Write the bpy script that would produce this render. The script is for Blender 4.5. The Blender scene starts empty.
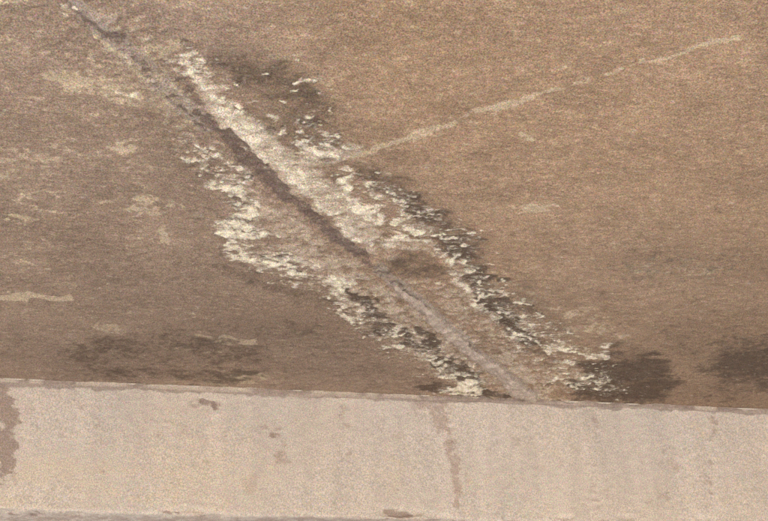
import bpy, math
import numpy as np
from mathutils import Matrix
D2R = math.radians
scene = bpy.context.scene
C = scene.collection

# ------------------------------------------------------------------ camera
EYE = 1.60                       # height of the lens above the ground
H = 1.34                         # deck underside above the lens
BY = 2.97831                     # distance to the cross beam's face
BZ = 0.94855                     # beam's lower edge above the lens
PSI, TH, RHO = 0.193394, D2R(31), -0.0392167
FOC = 768 * 50 / 36
fw = np.array([math.sin(PSI)*math.cos(TH), math.cos(PSI)*math.cos(TH), math.sin(TH)])
r0 = np.array([math.cos(PSI), -math.sin(PSI), 0.0]); u0 = np.cross(r0, fw)
rt = math.cos(RHO)*r0 + math.sin(RHO)*u0
up = -math.sin(RHO)*r0 + math.cos(RHO)*u0
cd = bpy.data.cameras.new('camera'); cam = bpy.data.objects.new('camera', cd); C.objects.link(cam)
cd.sensor_width = 36; cd.lens = 50; cd.clip_start = 0.05; cd.clip_end = 2000
M = Matrix(((rt[0], up[0], -fw[0], 0), (rt[1], up[1], -fw[1], 0), (rt[2], up[2], -fw[2], EYE), (0, 0, 0, 1)))
cam.matrix_world = M
scene.camera = cam

# ------------------------------------------------------------------ light
SUN_EL, SUN_AZ = D2R(42), D2R(200)          # azimuth clockwise from +Y: low, behind the camera's left shoulder
w = bpy.data.worlds.new('World'); scene.world = w; w.use_nodes = True
nt = w.node_tree; bg = nt.nodes['Background']
sky = nt.nodes.new('ShaderNodeTexSky'); sky.sky_type = 'NISHITA'; sky.sun_disc = False
sky.sun_elevation = SUN_EL; sky.sun_rotation = SUN_AZ; sky.dust_density = 3.0
nt.links.new(sky.outputs[0], bg.inputs[0]); bg.inputs[1].default_value = 0.10
sd = bpy.data.lights.new('sun', 'SUN'); so = bpy.data.objects.new('sun', sd); C.objects.link(so)
sd.energy = 3.5; sd.angle = D2R(1.0); sd.color = (1.0, 0.96, 0.91)
so.rotation_euler = (D2R(90) - SUN_EL, 0, -SUN_AZ + math.pi)
scene.view_settings.view_transform = 'Standard'; scene.view_settings.look = 'None'
scene.view_settings.exposure = 1.74; scene.view_settings.gamma = 1.0

# ------------------------------------------------------------------ mapping between the survey picture and the real surfaces
def project(x, y, z):
    """world point (z above the lens) -> survey coordinates (768 x 521)"""
    d = x*fw[0] + y*fw[1] + z*fw[2]
    a = x*rt[0] + y*rt[1] + z*rt[2]
    b = x*up[0] + y*up[1] + z*up[2]
    return 384 + FOC*a/d, 260.5 - FOC*b/d

# ------------------------------------------------------------------ noise
def vnoise(x, y, seed):
    """smooth value noise, 0..1, period 512 cells"""
    g = np.random.RandomState(seed).rand(512, 512)
    xi = np.floor(x).astype(np.int64); yi = np.floor(y).astype(np.int64)
    fx = x - xi; fy = y - yi
    fx = fx*fx*(3-2*fx); fy = fy*fy*(3-2*fy)
    a = g[xi & 511, yi & 511]; b = g[(xi+1) & 511, yi & 511]
    c = g[xi & 511, (yi+1) & 511]; d = g[(xi+1) & 511, (yi+1) & 511]
    return (a*(1-fx)+b*fx)*(1-fy) + (c*(1-fx)+d*fx)*fy
def fbm(x, y, size, seed, octaves=4, sx=1.0, gain=0.55):
    """zero-mean fractal noise, about -0.5..0.5; size = metres of the largest cell, sx stretches it along x"""
    t = 0; a = 1.0; n = 0; s = size
    for k in range(octaves):
        ca, sa = math.cos(0.4*k), math.sin(0.4*k)*0.25
        t = t + a*(vnoise((x/sx*ca + y*sa)/s + 31.7*k, (y*ca - x/sx*sa)/s + 11.3*k, seed+k) - 0.5); n += a
        a *= gain; s *= 0.5
    return t/n*1.5
def sstep(a, b, v):
    t = np.clip((v-a)/(b-a), 0, 1); return t*t*(3-2*t)

# ------------------------------------------------------------------ painting of stains and deposits as fields on the surfaces
def stroke(F, U, V, pts, strength, soft=0.5, mode='max', asp=1.0):
    """pts: (u, v, half width); field = strength inside, falling to 0 at the width; asp > 1 makes the marks flatter"""
    P = np.array(pts, float)
    if len(P) == 1: P = np.vstack([P, P + [0.01, 0, 0]])
    wm = P[:, 2].max()
    sel = np.nonzero((U > P[:,0].min()-wm) & (U < P[:,0].max()+wm) & (V > P[:,1].min()-wm) & (V < P[:,1].max()+wm))
    if sel[0].size == 0: return
    u = U[sel]; v = V[sel]; best = np.full(u.shape, 9.0)
    for (a, b) in zip(P[:-1], P[1:]):
        dx, dy = b[0]-a[0], b[1]-a[1]; L = dx*dx + dy*dy + 1e-9
        t = np.clip(((u-a[0])*dx + (v-a[1])*dy)/L, 0, 1)
        ex = u - a[0] - t*dx; ey = (v - a[1] - t*dy)*asp
        best = np.minimum(best, np.sqrt(ex*ex+ey*ey)/(a[2] + t*(b[2]-a[2])))
    f = strength*(1 - sstep(1-soft, 1.0, best))
    if mode == 'max': F[sel] = np.maximum(F[sel], f)
    elif mode == 'add': F[sel] += f
    elif mode == 'cut': F[sel] *= (1 - f)

# ------------------------------------------------------------------ mesh helpers
def tag(o, label=None, category=None, group=None, kind=None):
    for k, v in (('label', label), ('category', category), ('group', group), ('kind', kind)):
        if v: o[k] = v
    return o
def link(name, me, mat, parent=None):
    o = bpy.data.objects.new(name, me); C.objects.link(o); me.materials.append(mat)
    if parent: o.parent = parent
    return o
def fast_mesh(name, co, quads, smooth=True, attrs=None):
    me = bpy.data.meshes.new(name)
    n = len(quads)
    me.vertices.add(len(co)); me.vertices.foreach_set('co', co.astype(np.float32).ravel())
    me.loops.add(4*n); me.loops.foreach_set('vertex_index', quads.astype(np.int32).ravel())
    me.polygons.add(n); me.polygons.foreach_set('loop_start', (np.arange(n)*4).astype(np.int32))
    if smooth: me.polygons.foreach_set('use_smooth', np.ones(n, bool))
    me.update(calc_edges=True)
    for k, v in (attrs or {}).items():
        a = me.attributes.new(k, 'FLOAT', 'POINT'); a.data.foreach_set('value', v.astype(np.float32).ravel())
    return me
def grid_quads(nx, ny, flip=False):
    i = np.arange(nx*ny).reshape(nx, ny)
    q = np.stack([i[:-1,:-1], i[1:,:-1], i[1:,1:], i[:-1,1:]], -1).reshape(-1, 4)
    return q[:, ::-1] if flip else q
def box_mesh(name, x0, x1, y0, y1, z0, z1, skip=()):
    co = np.array([(x, y, z) for x in (x0, x1) for y in (y0, y1) for z in (z0, z1)], float)
    F = {'x0': (0,1,3,2), 'x1': (4,6,7,5), 'y0': (0,4,5,1), 'y1': (2,3,7,6), 'z0': (0,2,6,4), 'z1': (1,5,7,3)}
    return fast_mesh(name, co, np.array([f for k, f in F.items() if k not in skip]), smooth=False)
def spaced(a, b, lo, hi, step, coarse):
    """coordinates lo..hi: fine between a and b, growing steps outside"""
    c = list(np.arange(a, b, step)); s = step; v = c[-1]
    while v < hi: s = min(s*1.35, coarse); v = min(v+s, hi); c.append(v)
    s = step; v = a; pre = []
    while v > lo: s = min(s*1.35, coarse); v = max(v-s, lo); pre.append(v)
    return np.array(pre[::-1] + c)

# ------------------------------------------------------------------ materials
class NB:
    def __init__(s, name, rough=0.9):
        s.m = bpy.data.materials.new(name); s.m.use_nodes = True; s.t = s.m.node_tree
        s.b = s.t.nodes['Principled BSDF']; s.b.inputs['Roughness'].default_value = rough
        s.b.inputs['Specular IOR Level'].default_value = 0.25
        s.geo = s.t.nodes.new('ShaderNodeTexCoord').outputs['Object']
    def put(s, sock, v):
        if hasattr(v, 'is_output'): s.t.links.new(v, sock)
        else: sock.default_value = v
    def math(s, op, a, b=0.0, clamp=False):
        n = s.t.nodes.new('ShaderNodeMath'); n.operation = op; n.use_clamp = clamp
        s.put(n.inputs[0], a); s.put(n.inputs[1], b); return n.outputs[0]
    def scale(s, sx, sy, sz):
        n = s.t.nodes.new('ShaderNodeMapping'); s.t.links.new(s.geo, n.inputs[0]); n.inputs['Scale'].default_value = (sx, sy, sz)
        return n.outputs[0]
    def noise(s, size, detail=3, rough=0.55, vec=None, seed=0.0, col=False):
        n = s.t.nodes.new('ShaderNodeTexNoise'); n.noise_dimensions = '3D'
        o = s.t.nodes.new('ShaderNodeVectorMath'); o.inputs[1].default_value = (seed*3.1, seed*1.7, seed*2.3)
        s.t.links.new(vec or s.geo, o.inputs[0]); s.t.links.new(o.outputs[0], n.inputs['Vector']); n.inputs['Scale'].default_value = 1.0/size
        n.inputs['Detail'].default_value = detail; n.inputs['Roughness'].default_value = rough
        return n.outputs['Color' if col else 'Fac']
    def attr(s, name):
        n = s.t.nodes.new('ShaderNodeAttribute'); n.attribute_name = name; return n.outputs['Fac']
    def ramp(s, v, a, b, ya=0.0, yb=1.0):
        n = s.t.nodes.new('ShaderNodeMapRange'); n.interpolation_type = 'SMOOTHSTEP'
        s.put(n.inputs[0], v); n.inputs[1].default_value = a; n.inputs[2].default_value = b
        n.inputs[3].default_value = ya; n.inputs[4].default_value = yb; return n.outputs[0]
    def mix(s, f, a, b, mode='MIX'):
        n = s.t.nodes.new('ShaderNodeMix'); n.data_type = 'RGBA'; n.blend_type = mode
        s.put(n.inputs[0], f)
        for k, v in ((6, a), (7, b)):
            if isinstance(v, tuple): v = (*v, 1.0)
            s.put(n.inputs[k], v)
        return n.outputs[2]
    def edge(s, attr, noise, k, a, b):
        """a stain field turned into a ragged-edged cover: field + k*(noise-0.5), cut between a and b"""
        v = s.math('ADD', s.attr(attr), s.math('MULTIPLY', s.math('SUBTRACT', noise, 0.5), k))
        return s.ramp(v, a, b)
    def gain(s, col, v, lo, hi, a=0.3, b=0.7):
        """multiply the colour by lo..hi as v goes a..b"""
        g = s.ramp(v, a, b, lo, hi); n = s.t.nodes.new('ShaderNodeCombineColor')
        for i in range(3): s.t.links.new(g, n.inputs[i])
        return s.mix(1.0, col, n.outputs[0], 'MULTIPLY')
    def grain(s, col, amt, seed, size=0.0034):
        """sand grains: brightness and a little hue per grain"""
        c = s.noise(size, 1.5, 0.8, seed=seed, col=True)
        n = s.t.nodes.new('ShaderNodeMapRange'); n.data_type = 'FLOAT_VECTOR'
        s.t.links.new(c, n.inputs['Vector'])
        n.inputs[7].default_value = (0.25,)*3; n.inputs[8].default_value = (0.75,)*3
        n.inputs[9].default_value = (1-amt*1.0, 1-amt*1.1, 1-amt*1.5); n.inputs[10].default_value = (1+amt, 1+amt*1.1, 1+amt*1.5)
        v = s.math('MULTIPLY', 1.0, s.noise(size*1.2, 2, 0.8, seed=seed+7))
        return s.gain(s.mix(1.0, col, n.outputs['Vector'], 'MULTIPLY'), v, 1-amt*1.5, 1+amt*1.5, 0.25, 0.75)
    def done(s, col, bump, strength=0.4, dist=0.002):
        s.put(s.b.inputs['Base Color'], col)
        n = s.t.nodes.new('ShaderNodeBump'); n.inputs['Strength'].default_value = strength; n.inputs['Distance'].default_value = dist
        s.t.links.new(bump, n.inputs['Height']); s.t.links.new(n.outputs[0], s.b.inputs['Normal'])
        return s.m

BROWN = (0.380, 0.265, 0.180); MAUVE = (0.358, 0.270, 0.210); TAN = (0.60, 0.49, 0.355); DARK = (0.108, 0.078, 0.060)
PALE = (0.55, 0.45, 0.355); GREY = (0.40, 0.335, 0.285); CREAM = (0.88, 0.81, 0.67)

def soffit_material():
    b = NB('weathered_concrete'); flat = b.scale(0.5, 1.0, 1.0)
    fine = b.noise(0.010, 3, 0.75, vec=flat, seed=3)
    f = b.math('MULTIPLY', b.math('SUBTRACT', fine, 0.5), 1.0)
    col = b.mix(b.attr('side'), MAUVE, BROWN)
    col = b.gain(col, b.attr('mottle'), 0.74, 1.26, 0.0, 1.0); col = b.gain(col, fine, 0.84, 1.16)
    def lay(col, name, c, k, amp=1.0, a=0.1, z=0.9):
        v = b.math('ADD', b.attr(name), b.math('MULTIPLY', f, amp))
        return b.mix(b.ramp(v, a, z, 0, k), col, c)
    col = lay(col, 'wash', PALE, 0.9); col = lay(col, 'grey', GREY, 0.8)
    col = lay(col, 'scuff', TAN, 0.8); col = lay(col, 'dark', DARK, 0.92, 1.1, 0.0, 1.05)
    col = lay(col, 'groove', (0.175, 0.128, 0.112), 0.85, 1.3); col = lay(col, 'lime', CREAM, 0.9, 1.8)
    col = b.grain(col, 0.35, 4.0, 0.0026)
    return b.done(col, fine, 0.6, 0.003)
def crust_material():
    b = NB('lime_crust', 0.8); flat = b.scale(0.5, 1.0, 1.0)
    n1 = b.noise(0.03, 2, 0.65, vec=flat, seed=21); n2 = b.noise(0.010, 3, 0.75, vec=flat, seed=22)
    t = b.math('ADD', b.attr('thick'), b.math('MULTIPLY', b.math('SUBTRACT', n2, 0.5), 1.2))
    col = b.mix(b.ramp(t, 0.0, 0.55), (0.50, 0.40, 0.30), (0.80, 0.71, 0.54)); col = b.mix(b.ramp(t, 0.4, 1.0), col, (0.90, 0.83, 0.68))
    col = b.mix(b.ramp(n1, 0.55, 0.68, 0, 0.6), col, (0.45, 0.35, 0.25))
    col = b.grain(col, 0.23, 23.0, 0.0028)
    return b.done(col, n2, 0.5, 0.002)
def mortar_material(name, c1, c2, seed, spot=0.0):
    b = NB(name, 0.9); flat = b.scale(0.5, 1.0, 1.0)
    n1 = b.noise(0.05, 4, 0.6, vec=flat, seed=seed); n2 = b.noise(0.012, 4, 0.7, vec=flat, seed=seed+1)
    col = b.mix(b.ramp(n1, 0.35, 0.65), c1, c2); col = b.gain(col, n2, 0.85, 1.15)
    if spot: col = b.mix(b.ramp(n2, 0.58, 0.70, 0, spot), col, CREAM)
    col = b.mix(b.math('MULTIPLY', b.attr('rim'), 0.8), col, (0.70, 0.61, 0.50))
    col = b.grain(col, 0.23, seed+2.5, 0.0028)
    return b.done(col, n2, 0.5, 0.002)
def beam_material():
    b = NB('pale_concrete'); flat = b.scale(0.5, 1.0, 1.0); tall = b.scale(1.0, 1.0, 0.12)
    big = b.noise(0.4, 3, 0.5, seed=31); fine = b.noise(0.014, 4, 0.7, vec=flat, seed=32); streak = b.noise(0.08, 3, 0.6, vec=tall, seed=33)
    col = b.mix(b.ramp(big, 0.35, 0.65), (0.665, 0.588, 0.515), (0.690, 0.598, 0.508))
    col = b.gain(col, streak, 0.94, 1.06); col = b.gain(col, fine, 0.93, 1.07)
    col = b.mix(b.ramp(b.noise(0.07, 4, 0.6, seed=36), 0.6, 0.75, 0, 0.35), col, (0.48, 0.335, 0.25))
    col = b.mix(b.math('MULTIPLY', b.edge('pale', fine, 0.7, 0.2, 0.9), 0.6), col, (0.70, 0.60, 0.47))
    col = b.mix(b.math('MULTIPLY', b.edge('pink', fine, 0.6, 0.2, 1.0), 0.65), col, (0.42, 0.31, 0.255))
    col = b.mix(b.math('MULTIPLY', b.edge('stain', fine, 1.0, 0.3, 0.85), 0.8), col, (0.34, 0.255, 0.215))
    col = b.mix(b.math('MULTIPLY', b.edge('grey', fine, 0.6, 0.3, 0.8), 0.8), col, (0.36, 0.29, 0.25))
    col = b.grain(col, 0.23, 34.0, 0.0028)
    return b.done(col, fine, 0.35, 0.0015)
def ground_material():
    b = NB('bare_earth'); n = b.noise(1.5, 5, 0.6, seed=41); f = b.noise(0.03, 4, 0.7, seed=42)
    col = b.mix(b.ramp(n, 0.35, 0.65), (0.38, 0.36, 0.33), (0.46, 0.44, 0.41)); col = b.gain(col, f, 0.8, 1.2)
    return b.done(col, f, 0.6, 0.02)
M_SOF, M_CRUST, M_BEAM, M_GND = soffit_material(), crust_material(), beam_material(), ground_material()
M_RIDGE = mortar_material('seam_mortar', (0.455, 0.372, 0.315), (0.53, 0.440, 0.370), 51)
M_BEAD = mortar_material('bead_mortar', (0.34, 0.27, 0.23), (0.44, 0.355, 0.295), 61, 0.0)
M_FIN = mortar_material('fin_mortar', (0.47, 0.36, 0.25), (0.53, 0.41, 0.29), 71, 0.3)
M_PLAIN = mortar_material('plain_concrete', (0.36, 0.28, 0.21), (0.43, 0.34, 0.26), 81)

# ------------------------------------------------------------------ ground
gx = spaced(-12, 12, -600, 600, 0.4, 60); gy = spaced(-12, 12, -600, 600, 0.4, 60)
X, Y = np.meshgrid(gx, gy, indexing='ij')
Z = fbm(X, Y, 3.0, 90, 4)*0.10*np.exp(-((X**2+Y**2)/900.0)) + fbm(X, Y, 0.9, 95, 2)*0.03*np.exp(-((X**2+Y**2)/300.0))
me = fast_mesh('ground', np.stack([X, Y, Z], -1).reshape(-1, 3), grid_quads(len(gx), len(gy)))
tag(link('ground', me, M_GND), kind='structure')

# ------------------------------------------------------------------ deck slab with its underside
def empty(name, loc, label, cat):
    o = bpy.data.objects.new(name, None); C.objects.link(o); o.location = loc; tag(o, label, cat, kind='thing'); return o
ZS = EYE + H
SX0, SX1, SY0 = -3.6, 5.2, -1.4
deck = empty('deck_slab', (0, 0, ZS), 'brown weathered concrete deck underside crossed by a diagonal leaking seam edged in white lime', 'concrete slab')
xs = spaced(-0.66, 1.93, SX0, SX1, 0.0026, 0.12)
ys = np.concatenate([spaced(1.20, 2.55, SY0, 2.55, 0.0034, 0.12), np.arange(2.5528, BY+0.012, 0.0032)])
X, Y = np.meshgrid(xs, ys, indexing='ij')
U, V = project(X, np.maximum(Y, 0.25), H)
U = np.where(Y < 0.25, 9999, U)
# marks wander with noise on the surface so no edge is straight
vis = (Y > 1.3) & (X > -0.6) & (X < 1.9)
def unit(size, seed, octaves=5, sx=1.6, gain=0.7):
    f = fbm(X, Y, size, seed, octaves, sx, gain); m = f[vis]; return (f - m.mean())/m.std()
NA, NB_, NC, ND = unit(0.045, 101), unit(0.045, 111), unit(0.017, 151, 4, 1.25, 0.85), unit(0.045, 161, 6, 1.3, 0.85)
NE = unit(0.009, 171, 2, 1.3, 0.8); NF = unit(0.085, 181, 6, 1.4, 0.8)
UW = U + 4.5*NA; VW = V + 3.0*NB_
US = U + 1.1*unit(0.05, 121, 4, 1.0); VS = V + 1.1*unit(0.05, 126, 4, 1.0)
def cover(F, n, k=0.3, lo=0.35, hi=0.75):
    """a soft density field broken up by noise into ragged patches and flecks"""
    return sstep(lo, hi, np.where(F > 0.02, F + k*n, 0))

Z0 = lambda: np.zeros_like(X)
lime, dark, scuff, wash, grey, groove, ridge, fin, film = (Z0() for _ in range(9))
S = lambda F, pts, s, soft=0.6, asp=1.0, mode='max': stroke(F, UW, VW, pts, s, soft, mode, asp)
T = lambda F, pts, s, soft=0.6, asp=1.0, mode='max': stroke(F, US, VS, pts, s, soft, mode, asp)

# --- pale washes along the seam (thin lime film)
S(film, [(212,98,14),(235,125,22),(268,148,26),(300,170,20),(330,200,18),(355,222,16)], 0.66, 0.9)
S(wash, [(205,85,14),(225,118,20),(262,145,26),(300,178,28),(335,205,28),(365,232,20)], 1.0, 0.7)
S(wash, [(300,160,20),(330,158,14),(352,150,10)], 0.8, 0.8)
S(wash, [(238,180,20),(262,215,32),(295,245,34),(330,270,32),(360,292,30),(400,320,32),(440,345,34),(490,375,40),(530,390,34)], 0.62, 0.6)
S(wash, [(350,238,14),(400,250,12),(430,250,14)], 0.7, 0.8)
S(wash, [(400,285,26),(450,300,30),(500,340,36),(560,375,34),(600,385,22)], 0.48, 0.7)
S(wash, [(455,262,14),(468,290,14)], 0.7, 0.8)
S(wash, [(200,70,26),(170,55,24),(215,150,40),(180,120,46)], 0.34, 0.9)
S(wash, [(110,20,40),(150,60,44)], 0.34, 0.95)
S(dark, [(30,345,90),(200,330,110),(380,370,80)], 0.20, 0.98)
# --- brown patches inside the pale zone
S(dark, [(400,262,34),(432,270,26)], 0.52, 0.8, 1.8)
S(dark, [(232,200,10),(262,232,16)], 0.3, 0.8)
S(wash, [(400,262,30),(430,270,24)], 0.8, 0.8, 1.8, 'cut')
# --- dark growth
S(dark, [(225,62,28),(255,76,40),(290,92,44),(322,112,34)], 0.68, 0.95, 1.1)
S(dark, [(280,112,44),(330,140,36)], 0.52, 0.95, 1.1)
S(dark, [(205,42,18),(250,55,24)], 0.3, 0.9, 1.5)
S(dark, [(262,118,30),(300,142,30)], 0.42, 0.8, 1.4)
S(dark, [(362,168,16),(392,186,26),(420,212,32),(455,235,32),(478,252,20)], 0.66, 0.75, 1.2)
S(dark, [(328,178,10),(345,172,12)], 0.45, 0.8)
S(dark, [(455,236,24),(466,255,22),(480,278,22),(494,300,20),(512,322,20),(532,342,17)], 0.90, 0.8)
S(dark, [(484,296,13),(506,314,15),(526,338,14)], 1.15, 0.7)
S(dark, [(520,290,26),(560,330,22)], 0.38, 0.9, 1.4)
S(dark, [(600,372,28),(636,374,50),(652,380,44)], 1.05, 0.98, 1.1)
S(dark, [(612,357,32),(645,362,32)], 0.8, 0.95, 1.3)
S(dark, [(580,393,24),(625,395,36),(652,395,34)], 0.9, 0.95, 1.4)
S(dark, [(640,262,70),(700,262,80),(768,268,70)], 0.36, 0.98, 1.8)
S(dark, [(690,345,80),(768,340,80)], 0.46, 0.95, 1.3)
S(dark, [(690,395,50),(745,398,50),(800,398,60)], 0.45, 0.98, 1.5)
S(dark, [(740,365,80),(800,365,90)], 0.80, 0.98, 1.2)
# lower left dark damp, broad and soft
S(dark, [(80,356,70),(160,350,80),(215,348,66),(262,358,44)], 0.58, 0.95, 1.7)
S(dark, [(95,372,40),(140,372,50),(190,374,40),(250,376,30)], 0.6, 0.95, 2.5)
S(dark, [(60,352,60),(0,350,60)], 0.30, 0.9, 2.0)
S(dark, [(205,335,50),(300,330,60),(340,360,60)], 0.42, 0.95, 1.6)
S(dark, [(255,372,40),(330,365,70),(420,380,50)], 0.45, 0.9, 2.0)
S(dark, [(225,268,20),(270,285,22),(320,306,22)], 0.46, 0.8, 2.0)
S(dark, [(300,330,44),(380,350,50)], 0.34, 0.9)
S(dark, [(175,175,50),(200,220,40)], 0.25, 0.95)
S(dark, [(170,110,30),(198,150,24)], 0.33, 0.9)
S(dark, [(240,170,14),(232,205,12)], 0.35, 0.8)
# lower crust's dark flecks
for p in ([(350,296,7),(360,304,8)], [(368,308,6),(392,316,7)], [(398,336,7),(432,350,9)], [(378,334,5),(392,333,5)], [(418,330,6),(440,352,5)],
          [(440,362,12),(456,372,13),(480,378,10)], [(452,360,10),(478,384,11)], [(462,393,12),(500,396,9)], [(425,386,10),(450,392,9)],
          [(270,260,6),(300,268,4)], [(236,176,5),(246,190,5)], [(228,222,5),(250,226,4)]):
    S(dark, p, 0.95, 0.6, 1.3)
# --- the seam: recessed band, pale bead, edge lines
T(groove, [(58,-4,7),(88,20,9),(104,30,9),(125,48,11),(150,74,11),(176,98,12)], 0.52, 0.9)
T(groove, [(76,8,3),(100,30,3.5),(120,44,3)], 0.5, 0.9)
T(groove, [(150,82,3),(172,101,4),(186,112,4),(204,130,5)], 0.62, 0.9)
T(groove, [(84,18,7),(90,24,7)], 0.8, 0.9); T(groove, [(104,30,9),(122,36,9)], 0.72, 0.9)
T(groove, [(100,42,3),(145,78,3),(180,108,4),(202,131,4)], 0.34)
T(groove, [(180,106,5),(200,128,5)], 0.7, 0.9)
T(groove, [(182,82,11),(198,98,12),(208,116,9)], 0.55, 0.8)
T(groove, [(196,112,6),(222,136,9),(243,157,10),(262,177,10),(285,195,10),(312,216,9.5),(345,243,9),(366,258,8)], 0.88, 0.8)
T(groove, [(226,130,4),(262,165,5),(290,190,6)], 0.8, 0.9)
T(groove, [(355,250,9),(372,264,5),(392,280,4),(405,290,3)], 0.62, 0.8)
T(groove, [(405,290,2.5),(440,322,2.5),(480,352,2)], 0.45)
T(grey, [(75,5,12),(90,15,14),(130,55,16),(165,88,16),(205,125,14)], 0.85, 0.5)
T(grey, [(380,268,8),(405,292,9),(440,322,10),(480,358,11),(505,378,12),(528,399,14)], 0.85, 0.5)
T(grey, [(350,270,16),(390,296,14)], 0.4, 0.9)
T(ridge, [(395,286,3),(412,300,5),(440,324,8),(470,350,8),(496,372,9),(530,401,11)], 1.0, 0.8)
T(ridge, [(112,42,8),(140,66,9),(165,90,9),(188,112,8)], 0.55, 0.8)
# --- tan lines and scuffs
T(scuff, [(96,34,3.5),(112,48,4),(130,64,5)], 1.3, 0.7); T(scuff, [(136,70,3),(152,82,3)], 1.0); T(film, [(116,53,2),(129,62,3)], 0.7)
T(film, [(166,86,2.5),(180,92,3),(190,103,2.5)], 0.6)
T(film, [(62,2,3),(70,9,3)], 0.7)
T(scuff, [(64,4,5),(74,12,4)], 1.0)
T(scuff, [(172,84,3),(188,94,3),(200,106,3)], 0.9)
S(scuff, [(110,88,16),(128,92,14)], 0.95, 0.6, 1.8); S(scuff, [(150,14,40),(200,10,34)], 0.34, 0.9, 2)
S(scuff, [(50,76,26),(100,82,40)], 0.70, 0.9, 2.0); S(scuff, [(60,52,16),(75,50,16)], 0.5, 0.9, 1.5)
S(scuff, [(95,65,30),(150,100,40)], 0.42, 0.9, 1.5); S(scuff, [(130,150,24),(150,140,24)], 0.45, 0.9, 1.5)
S(scuff, [(150,50,14),(170,52,14)], 0.7, 0.8, 1.5); S(scuff, [(160,75,14)], 0.5, 0.9)
S(scuff, [(8,221,12),(28,221,20)], 0.95, 0.7, 2.2); S(scuff, [(-5,297,16),(30,297,24),(62,298,20)], 1.0, 0.7, 2.8)
S(scuff, [(110,205,30),(170,205,40)], 0.60, 0.9, 2.2); S(scuff, [(165,232,10)], 0.7, 0.8)
S(scuff, [(90,325,24),(115,328,20)], 0.5, 0.9, 2.5); S(scuff, [(195,332,14),(205,335,12)], 0.8, 0.7, 2)
S(scuff, [(212,345,16),(240,344,20)], 1.2, 0.6, 3); S(scuff, [(180,350,16),(205,358,16)], 0.6, 0.8, 3); S(scuff, [(70,345,18)], 0.7, 0.8, 3)
S(scuff, [(225,380,30),(255,380,24)], 0.6, 0.9, 3)
S(scuff, [(130,310,50),(200,310,60)], 0.34, 0.9, 3)
S(scuff, [(542,204,19),(556,206,15)], 0.80, 0.8, 1.5); S(scuff, [(524,137,8)], 0.8, 0.8); S(scuff, [(562,66,7)], 0.8, 0.8); S(scuff, [(636,24,10)], 0.6, 0.8, 1.3)
S(scuff, [(620,243,26),(660,243,30)], 0.42, 0.9, 3); S(scuff, [(640,268,30),(700,270,40)], 0.42, 0.9, 2.5)
S(scuff, [(388,174,14)], 0.75, 0.7, 1.6); S(scuff, [(400,28,60),(470,20,60)], 0.25, 0.9, 2)
S(scuff, [(560,345,30),(600,352,20)], 0.6, 0.8, 2.5); S(scuff, [(560,372,30),(600,372,24)], 0.6, 0.9, 2.5); S(scuff, [(590,376,18),(606,376,12)], 0.95, 0.6, 2)
S(scuff, [(550,395,40),(590,388,20)], 0.5, 0.9, 3); S(scuff, [(640,374,12)], 0.9, 0.6, 3)
S(scuff, [(500,285,20),(540,305,22)], 0.4, 0.9, 2)
# lifted line of a formwork joint, upper right
T(fin, [(352,157,3.5),(385,146,5),(420,134,6),(455,122,5),(478,111,4),(505,103,5),(528,98,5),(560,88,5),(600,74,3.5),(625,67,3.5),(655,57,4),(690,50,3.5),(722,42,3)], 1.0, 0.9)
T(scuff, [(352,157,5),(420,134,6.5),(455,122,7),(478,111,5.5),(528,98,6),(560,88,5),(640,62,4.5),(722,42,4),(740,36,3)], 0.80, 0.98)

# --- white lime crusts
L = lambda pts, s=1.0, soft=0.6, asp=1.2: stroke(lime, UW, VW, [(a, c, w_*1.35) for a, c, w_ in pts], s*0.92, 0.95, 'max', asp)
L([(196,76,9),(212,90,8),(222,104,9),(232,118,9),(248,134,8)], 0.75); L([(178,66,9),(198,62,12),(210,78,8)], 0.7)
L([(228,106,14),(240,112,12)], 0.95); T(film, [(208,92,7),(224,112,8),(244,138,8),(266,158,8),(290,174,7),(314,198,6),(334,218,6),(352,234,6)], 1.0, 0.8); L([(218,104,4),(236,128,5),(254,148,6),(274,162,7),(290,170,6)], 0.8)
L([(240,122,16),(262,138,20),(280,150,18)], 0.42, 0.8); L([(268,150,14),(288,164,12),(310,178,10)], 0.8)
L([(300,180,7),(330,208,8),(352,232,9)], 0.6); L([(300,172,16),(330,196,20),(350,214,14)], 0.36, 0.8)
L([(305,150,14),(330,152,12),(345,148,8)], 0.78); L([(312,146,9),(325,140,7)], 0.6)
L([(346,168,7),(342,182,8),(350,190,6)], 1.15); L([(340,200,9),(352,207,11),(366,212,12),(378,217,10)], 1.2); L([(372,208,8),(379,222,6)], 1.0)
L([(352,236,7),(380,240,7),(400,238,9),(420,243,6),(436,245,5)], 0.85)
L([(400,214,7),(412,224,9),(420,232,6)], 0.85); L([(428,212,9),(442,210,5)], 0.7); L([(420,220,6),(434,232,8)], 0.75); L([(385,228,8),(396,233,7)], 0.7)
L([(438,250,7),(455,256,9),(464,264,9),(458,280,7)], 0.95); L([(452,272,8),(468,290,8)], 0.7)
L([(480,290,5),(492,296,6)], 1.0); L([(468,300,6),(490,312,6),(512,330,7),(525,338,5)], 0.75); L([(500,306,5),(520,318,5),(535,326,4)], 0.6)
L([(530,340,7),(548,348,7),(565,346,5),(585,352,5),(604,352,5)], 0.85); L([(496,328,6),(520,348,6)], 0.62); L([(566,362,8),(600,378,8)], 0.5)
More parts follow.
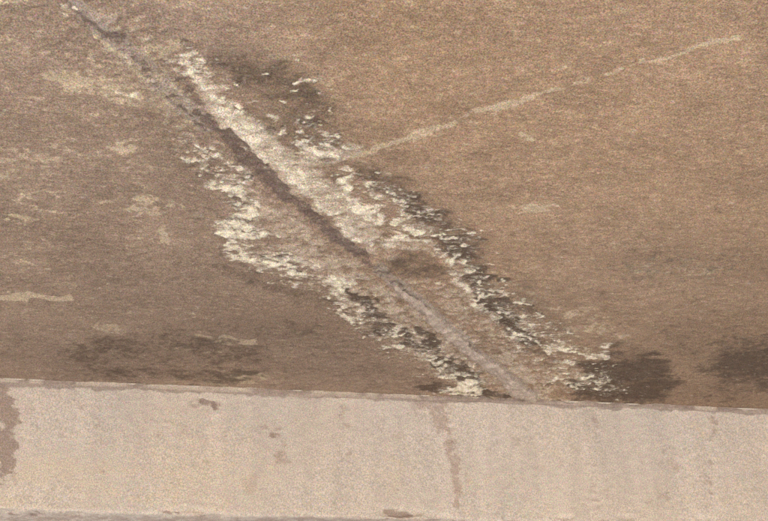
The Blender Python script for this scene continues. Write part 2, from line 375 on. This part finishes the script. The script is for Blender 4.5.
# left side
L([(226,168,7),(240,178,8),(246,190,7)], 0.85); L([(215,155,9),(226,170,8)], 0.55)
L([(234,190,12),(244,204,14),(236,218,14)], 1.05); L([(222,178,8),(230,205,9)], 0.65); L([(228,230,16),(246,234,15),(262,234,9)], 1.15)
L([(238,240,14),(228,250,9)], 0.8); L([(232,256,8),(256,262,9),(280,266,10),(300,270,9),(314,278,8)], 1.0); L([(256,256,8),(290,258,8),(314,268,6)], 0.65)
L([(318,266,6),(332,280,9),(345,290,9),(352,284,6)], 0.8); L([(330,292,10),(346,298,8)], 0.75)
L([(336,306,7),(334,314,7),(342,320,7),(356,320,7)], 0.92); L([(356,322,6),(380,326,7),(400,330,7),(412,338,6)], 0.62)
L([(196,150,10),(214,182,8)], 0.45); L([(352,306,6),(400,322,7)], 0.5); L([(410,342,7),(440,356,7)], 0.5)
L([(444,370,9),(462,376,8)], 0.7); L([(456,382,10),(470,388,9),(484,392,8)], 1.15); L([(446,392,8),(480,396,6)], 0.85); L([(428,395,7)], 0.6)
L([(478,374,6),(492,388,5)], 0.6)
# small bright flecks in the dark growth and beyond
rs = np.random.RandomState(5)
fl = [(262,78),(300,82),(312,84),(318,96),(292,92),(306,118),(280,104),(326,122),(330,112),(284,132),(318,152),(296,60),(70,8),(122,92),(3,108),
      (410,206),(436,218),(450,228),(398,210),(440,236),(462,232),(470,246),(486,262),(476,284),(500,292),(512,300),(496,310),(527,322),(540,334),
      (440,285),(368,296),(222,340),(62,20),(250,98),(272,118),(210,138)]
for i, (a, c) in enumerate(fl):
    L([(a, c, 3+2*rs.rand()), (a+4+4*rs.rand(), c+1, 3)], 0.80, 0.6, 1.5)
# thin scatter of flecks all along the leak
for p in ([(185,60,30),(225,80,24)], [(312,125,26),(335,140,20)], [(350,180,30),(420,220,38),(470,250,30)], [(470,270,26),(510,310,26),(560,345,24)],
          [(190,140,30),(215,180,26)], [(250,250,30),(330,290,30)], [(350,310,24),(420,350,30),(480,385,26)], [(560,370,40),(610,385,24)]):
    S(lime, p, 0.40, 0.95)
S(scuff, [(120,50,60),(165,100,60),(190,150,50)], 0.56, 0.95); S(scuff, [(110,95,50),(150,100,40)], 0.5, 0.95); S(scuff, [(200,50,40),(300,110,60)], 0.38, 0.95)
S(scuff, [(-40,60,120),(60,180,140)], 0.32, 0.95); S(scuff, [(520,300,60),(600,330,60)], 0.25, 0.95)
S(dark, [(150,70,70),(200,150,50)], 0.30, 0.95)
lime *= 1 - np.clip(groove*1.1, 0, 1)
wet = np.clip(wash, 0, 1)
limeN = np.where(lime > 0.05, lime + 0.14*ND + 0.17*NC + 0.14*NE, 0)
film *= 1 - np.clip(groove*1.3, 0, 1)
limeV = np.clip(np.maximum(sstep(0.30, 1.05, limeN), 0.48*sstep(0.05, 0.7, lime)*(1+0.2*ND)), 0, 1)
limeV = np.maximum(limeV, np.clip(film*(0.72 + 0.10*ND + 0.06*NC), 0, 1))
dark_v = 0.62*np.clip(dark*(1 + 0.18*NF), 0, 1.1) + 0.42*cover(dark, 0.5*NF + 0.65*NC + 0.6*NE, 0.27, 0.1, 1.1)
# dark flecks scattered by noise around the crusts
crev = sstep(0.55, 1.0, np.where(lime > 0.2, 0.55 + 0.28*unit(0.03, 331, 4, 2.2), 0)) * (1-limeV)
dark_v = np.clip(dark_v + 0.55*crev, 0, 1)
scuff_v = cover(scuff, 0.7*NF + 0.6*NE, 0.26, 0.25, 0.95)
scuff_v = np.maximum(scuff_v, 0.45*sstep(1.9, 3.2, 0.75*NF + 0.75*NC)*(Y > 0.3))
wash_v = cover(wash, 0.5*ND + 0.5*NC, 0.22, 0.1, 1.0)
grey_v = cover(grey, 0.6*ND + 0.5*NE, 0.16, 0.25, 0.85)
groove_v = cover(groove, 0.6*NC + 0.7*NE, 0.18, 0.12, 0.95)
side = np.clip(sstep(230, 520, U - 0.35*V + 100) * 0.9 + 0.05 + 0.12*unit(0.6, 341, 3, 1.5), 0, 1)
side = np.where(Y < 0.3, 0.6, side)
mottle = np.clip(0.5 + 0.07*unit(0.5, 351, 3, 1.5) + 0.08*NF + 0.05*NC, 0, 1)

# --- relief of the underside (downwards is proud)
relief = 0.006*fbm(X, Y, 0.5, 181, 3) + 0.0008*ND + 0.0004*NC
near = np.exp(-((UW - VW*1.18 - 60)/95.0)**2) * (Y > 0.3)
relief += near*(0.0013*ND + 0.0006*NC + 0.0003*NE)
relief += 0.005*sstep(0.2, 0.9, ridge) - 0.0045*groove_v - 0.002*dark_v + 0.002*wash_v
Zs = -relief
me = fast_mesh('soffit', np.stack([X, Y, Zs], -1).reshape(-1, 3), grid_quads(len(xs), len(ys), True),
               attrs=dict(lime=limeV*0.85, dark=dark_v, scuff=scuff_v, wash=wash_v, grey=grey_v, groove=groove_v, side=side, mottle=mottle))
link('soffit', me, M_SOF, deck)
# the rest of the slab: sides, top and the soffit beyond the beam
BT = 0.42                                   # beam thickness
link('slab_body', box_mesh('slab_body', SX0, SX1, SY0, 7.4, 0.045, 0.34), M_PLAIN, deck)
link('far_soffit', box_mesh('far_soffit', SX0, SX1, BY+BT+0.004, 7.4, 0.0, 0.043), M_PLAIN, deck)
link('edge_drip', box_mesh('edge_drip', SX0, SX1, SY0-0.12, SY0-0.003, -0.035, 0.34), M_PLAIN, deck)

# ------------------------------------------------------------------ raised pieces cut from a field: every connected piece is an object
def pieces(field, thr, height, name, mat, parent, minq, cap, rest, one=False):
    nx, ny = field.shape
    ok = field > thr
    qm = ok[:-1,:-1] & ok[1:,:-1] & ok[1:,1:] & ok[:-1,1:]
    # one ring wider so that the rim dips into the slab
    g = qm.copy(); g[1:] |= qm[:-1]; g[:-1] |= qm[1:]; g[:,1:] |= qm[:,:-1]; g[:,:-1] |= qm[:,1:]
    idx = np.flatnonzero(g.ravel()); lab = {int(i): -1 for i in idx}
    comps = []; w_ = ny-1
    for i in lab:
        if lab[i] >= 0: continue
        lab[i] = len(comps); st = [i]; mem = []
        while st:
            k = st.pop(); mem.append(k)
            for n in (k-1, k+1, k-w_, k+w_):
                if lab.get(n, 0) == -1: lab[n] = len(comps); st.append(n)
        comps.append(mem)
    comps.sort(key=len, reverse=True)
    if one: big, small = [sum(comps, [])], []
    else:
        big = [c for c in comps if len(c) >= minq][:cap]; small = comps[len(big):]
        small = [c for c in small if len(c) >= 5]
    off = np.clip((field-thr)*height*2.2 - 0.0008, -0.0015, height) * (1 + 0.15*np.clip(NC, -2, 2))
    zz = Zs - off
    def build(mem, nm):
        k = np.array(mem); i, j = k // w_, k % w_
        q = np.stack([i*ny+j, i*ny+j+1, (i+1)*ny+j+1, (i+1)*ny+j], -1)
        vid, inv = np.unique(q.ravel(), return_inverse=True)
        co = np.stack([X.ravel()[vid], Y.ravel()[vid], zz.ravel()[vid]], -1); c = co.mean(0)
        o = link(nm, fast_mesh(nm, co - c, inv.reshape(-1, 4), attrs=dict(thick=np.clip((field.ravel()[vid]-thr)*2.6, 0, 1))), mat, parent); o.location = c
        return o
    for c in big: build(c, name)
    if small: build(sum(small, []), rest)['kind'] = 'stuff'
    return len(big), len(small)
print('crusts', pieces(limeN, 0.82, 0.0026, 'lime_crust', M_CRUST, deck, 16, 290, 'lime_specks'))
print('ridge', pieces(ridge + 0.10*ND, 0.55, 0.004, 'seam_bead', M_RIDGE, deck, 150, 20, 'bead_crumbs'))
print('fin', pieces(np.where(fin > 0.05, fin*0.85 + 0.12*ND + 0.24*NC + 0.18*NE, 0), 1.06, 0.002, 'formwork_fin', M_FIN, deck, 25, 40, 'fin_crumbs'))

# ------------------------------------------------------------------ cross beam
beam = empty('cross_beam', (0, BY, EYE+BZ), 'pale sandy concrete cross beam under the brown deck, running across the foot of the picture', 'concrete beam')
hb = H - BZ
bx = spaced(-0.66, 2.02, SX0, SX1, 0.0035, 0.12)
# profile around the lower arris: face (top to bottom), rounded arris, underside
zf = np.arange(hb-0.001, 0.012, -0.0035); pr = [(0.0, z) for z in zf]
for a in np.linspace(0, math.pi/2, 5): pr.append((0.010*(1-math.cos(a)), 0.010*(1-math.sin(a))))
for yv in list(np.arange(0.0135, 0.10, 0.0035)) + [0.13, 0.18, 0.25, 0.33, BT]: pr.append((yv, 0.0))
pr = np.array(pr)
Xb, Pb = np.meshgrid(bx, np.arange(len(pr)), indexing='ij')
Yb = pr[Pb, 0]; Zb = pr[Pb, 1]
arc = np.concatenate([[0], np.cumsum(np.hypot(*np.diff(pr, axis=0).T))])[Pb]
Ub, Vb = project(Xb, BY + Yb, BZ + Zb)
n1 = fbm(Xb, arc, 0.05, 201, 5, 1.3, 0.75); n2 = fbm(Xb, arc, 0.05, 211, 5, 1.3, 0.75); n3 = fbm(Xb, arc, 0.03, 261, 4, 1.8, 0.85)*5
Uw = Ub + 7*n1; Vw = Vb + 6*n2
zb = lambda: np.zeros_like(Xb)
stain, pink, pale, gry, spall = zb(), zb(), zb(), zb(), zb()
B = lambda F, pts, s, soft=0.6, asp=1.0: stroke(F, Uw, Vw, [(a, c, w_*1.15) for a, c, w_ in pts], s, max(soft, 0.85), 'max', asp)
B(stain, [(-6,390,18),(4,400,22),(8,418,18)], 1.2, 0.6); B(stain, [(0,430,18),(6,452,17),(4,470,15)], 1.1, 0.6); B(stain, [(-2,478,12)], 0.6)
B(pale, [(0,421,10),(22,420,6)], 1.0)
B(pink, [(426,404,22),(440,410,22),(448,432,14),(455,465,10),(460,505,7)], 0.82, 0.95); B(stain, [(446,404,4),(451,432,3.5),(456,462,3)], 0.4, 0.9)
B(pink, [(200,404,16),(216,408,10)], 0.9, 0.9, 1.3); B(stain, [(203,403,7),(209,406,6)], 1.1, 0.8); B(stain, [(213,409,6)], 1.1, 0.8)
B(pink, [(222,420,10),(226,440,8)], 0.5, 0.9); B(pink, [(270,432,20),(284,462,16)], 0.6, 0.9); B(stain, [(274,434,8),(276,442,6)], 0.7, 0.9)
B(pink, [(520,440,16),(548,420,16)], 0.4, 0.9); B(pink, [(712,420,9),(708,490,12)], 0.5, 0.95); B(pink, [(640,440,30),(660,500,30)], 0.3, 0.9)
B(pink, [(146,400,18),(158,430,14)], 0.45, 0.9); B(pink, [(340,400,20),(350,500,24)], 0.35, 0.9); B(pink, [(100,400,14),(96,500,18)], 0.3, 0.9); B(pink, [(590,410,14),(596,510,18)], 0.4, 0.9); B(pink, [(480,430,30),(600,450,30),(740,470,40)], 0.28, 0.9)
B(pale, [(164,400,4),(176,435,4)], 0.8, 0.8); B(pale, [(20,470,30),(150,480,60),(260,470,50)], 0.65, 0.95); B(pale, [(692,425,6),(704,436,6)], 0.9)
B(pale, [(400,470,40),(380,440,30)], 0.4, 0.9); B(pale, [(0,502,12),(20,503,8)], 1.0)
B(pale, [(572,436,3),(582,440,3)], 1.0); B(pale, [(470,480,26),(560,500,30)], 0.4, 0.9)
# grey unevenly smeared band right below the deck
B(gry, [(-60,376,14),(60,379,14),(200,385,12),(330,390,12),(400,393,10),(520,398,11),(650,404,10),(760,409,9),(840,413,9)], 1.35, 0.5)
# chipped lower arris
for (a, c, w_, s) in ((0,511,7,0.9),(30,513,7,0.6),(70,513,5,0.5),(165,512,7,0.7),(185,511,8,0.8),(205,515,8,0.6),(300,515,6,0.5),(385,514,9,0.9),(405,512,8,0.9),(430,517,9,0.7),(560,517,6,0.5),(700,520,7,0.6),(620,519,6,0.5)):
    B(spall, [(a, c, w_), (a+w_*2.0, c+1, w_*0.8)], s, 0.8, 1.4)
B(pink, [(-60,519,8),(100,520,8),(300,522,8),(500,524,8),(830,532,9)], 0.7, 0.7)
B(stain, [(160,512,5),(188,514,4)], 0.5); B(stain, [(380,515,7),(412,515,7)], 0.55); B(stain, [(10,516,4),(40,516,3)], 0.5)
def ub(size, seed, octaves, sx):
    f = fbm(Xb, arc, size, seed, octaves, sx, 0.85); return (f-f.mean())/f.std()
m1, m2, m3 = ub(0.05, 281, 6, 1.0), ub(0.016, 291, 4, 1.8), ub(0.09, 301, 5, 3.0)
brk = 0.5*m1 + 0.6*m2
def soak(F, k=0.28, lo=0.1, hi=1.1): return sstep(lo, hi, np.where(F > 0.01, F + k*brk*np.clip(F*3, 0, 1), 0))
stain, pink, pale, gry = soak(stain), soak(pink), soak(pale), soak(gry, 0.18)
# pinholes and grit marks left by the formwork
pit = sstep(2.3, 3.2, ub(0.008, 311, 2, 1.0) + 0.5*m1)
stain = np.maximum(stain, 0.6*pit); pale = np.maximum(pale, 0.35*sstep(0.8, 2.6, m3)); pink = np.maximum(pink, 0.30*sstep(0.8, 2.6, -m3 + 0.3*m2))
rel = 0.004*fbm(Xb, arc, 0.4, 221, 3) + 0.0003*m1 + 0.0001*m2 - 0.0015*pit - 0.010*spall - 0.0015*stain
nf = np.where(arc < hb-0.012, 1.0, np.clip(1-(arc-hb+0.012)/0.016, 0, 1))
co = np.stack([Xb, Yb - rel*nf, Zb - rel*(1-nf)], -1).reshape(-1, 3)
me = fast_mesh('beam_face', co, grid_quads(len(bx), len(pr)), attrs=dict(stain=stain, pink=pink, pale=pale, grey=gry))
link('beam_face', me, M_BEAM, beam)
link('beam_core', box_mesh('beam_core', SX0, SX1, 0.05, BT-0.004, 0.03, hb-0.02), M_PLAIN, beam)
link('beam_back', box_mesh('beam_back', SX0, SX1, BT-0.003, BT, 0.0, hb-0.01), M_PLAIN, beam)
# mortar bead squeezed out between deck and beam
na = 12; ang = np.linspace(0, math.pi/2, na)
Xe, A = np.meshgrid(bx, ang, indexing='ij')
wid = 0.016 + 0.010*fbm(Xe, Xe*0, 0.25, 231, 5); lip = 0.010 + 0.006*fbm(Xe, Xe*0+5, 0.16, 241, 5)
rr = 1 + 0.25*fbm(Xe, A*0.03, 0.03, 251, 4)
co = np.stack([Xe, 0.004 - lip*rr*np.cos(A)**0.6, hb + 0.004 - wid*rr*np.sin(A)**0.6 - 0.004], -1)
co[:, -1, 1] = 0.006; co[:, 0, 2] = hb + 0.006
rim = np.clip(1-A/0.9, 0, 1)*sstep(-0.1, 0.5, 3*fbm(Xe, Xe*0+9, 0.10, 271, 5, 1.0, 0.8))
me = fast_mesh('mortar_bead', co.reshape(-1, 3), grid_quads(len(bx), na), attrs=dict(rim=rim))
link('mortar_bead', me, M_BEAD, beam)
# pale flakes standing on the bead's rim
rs = np.random.RandomState(8)
edge = [(4,20,1),(28,16,1),(128,8,1),(165,14,1),(188,12,1),(236,6,.6),(292,10,.7),(392,14,.8),(420,10,.8),(560,24,1),(595,18,1),(625,14,1),(700,12,.7),(735,26,1),(470,10,.6)]
for (u, w_, s) in edge:
    v = 379 + u*31/768.0
    d = fw*FOC + (u-384)*rt - (v-260.5)*up; cx = d[0]/d[1]*BY; w_ = w_*0.0031
    n = 13; t = np.linspace(0, 1, n); px = cx + w_*t
    prof = np.sin(np.pi*t)**0.6 * (0.6+0.4*rs.rand(n))
    rows = []
    for (dy, dz) in ((-0.0, 0.0), (-0.6, -0.15), (-1.0, -0.7), (-0.5, -1.0), (0.1, -1.1)):
        rows.append(np.stack([px, -0.008 + dy*0.008*prof*s, hb - 0.0005 + dz*0.006*prof*s], -1))
    cf = np.stack(rows, 1).reshape(-1, 3); cc = cf.mean(0)
    o = link('mortar_flake', fast_mesh('mortar_flake', cf-cc, grid_quads(n, 5, False)), M_BEAM, beam); o.location = cc

bpy.context.view_layer.update()
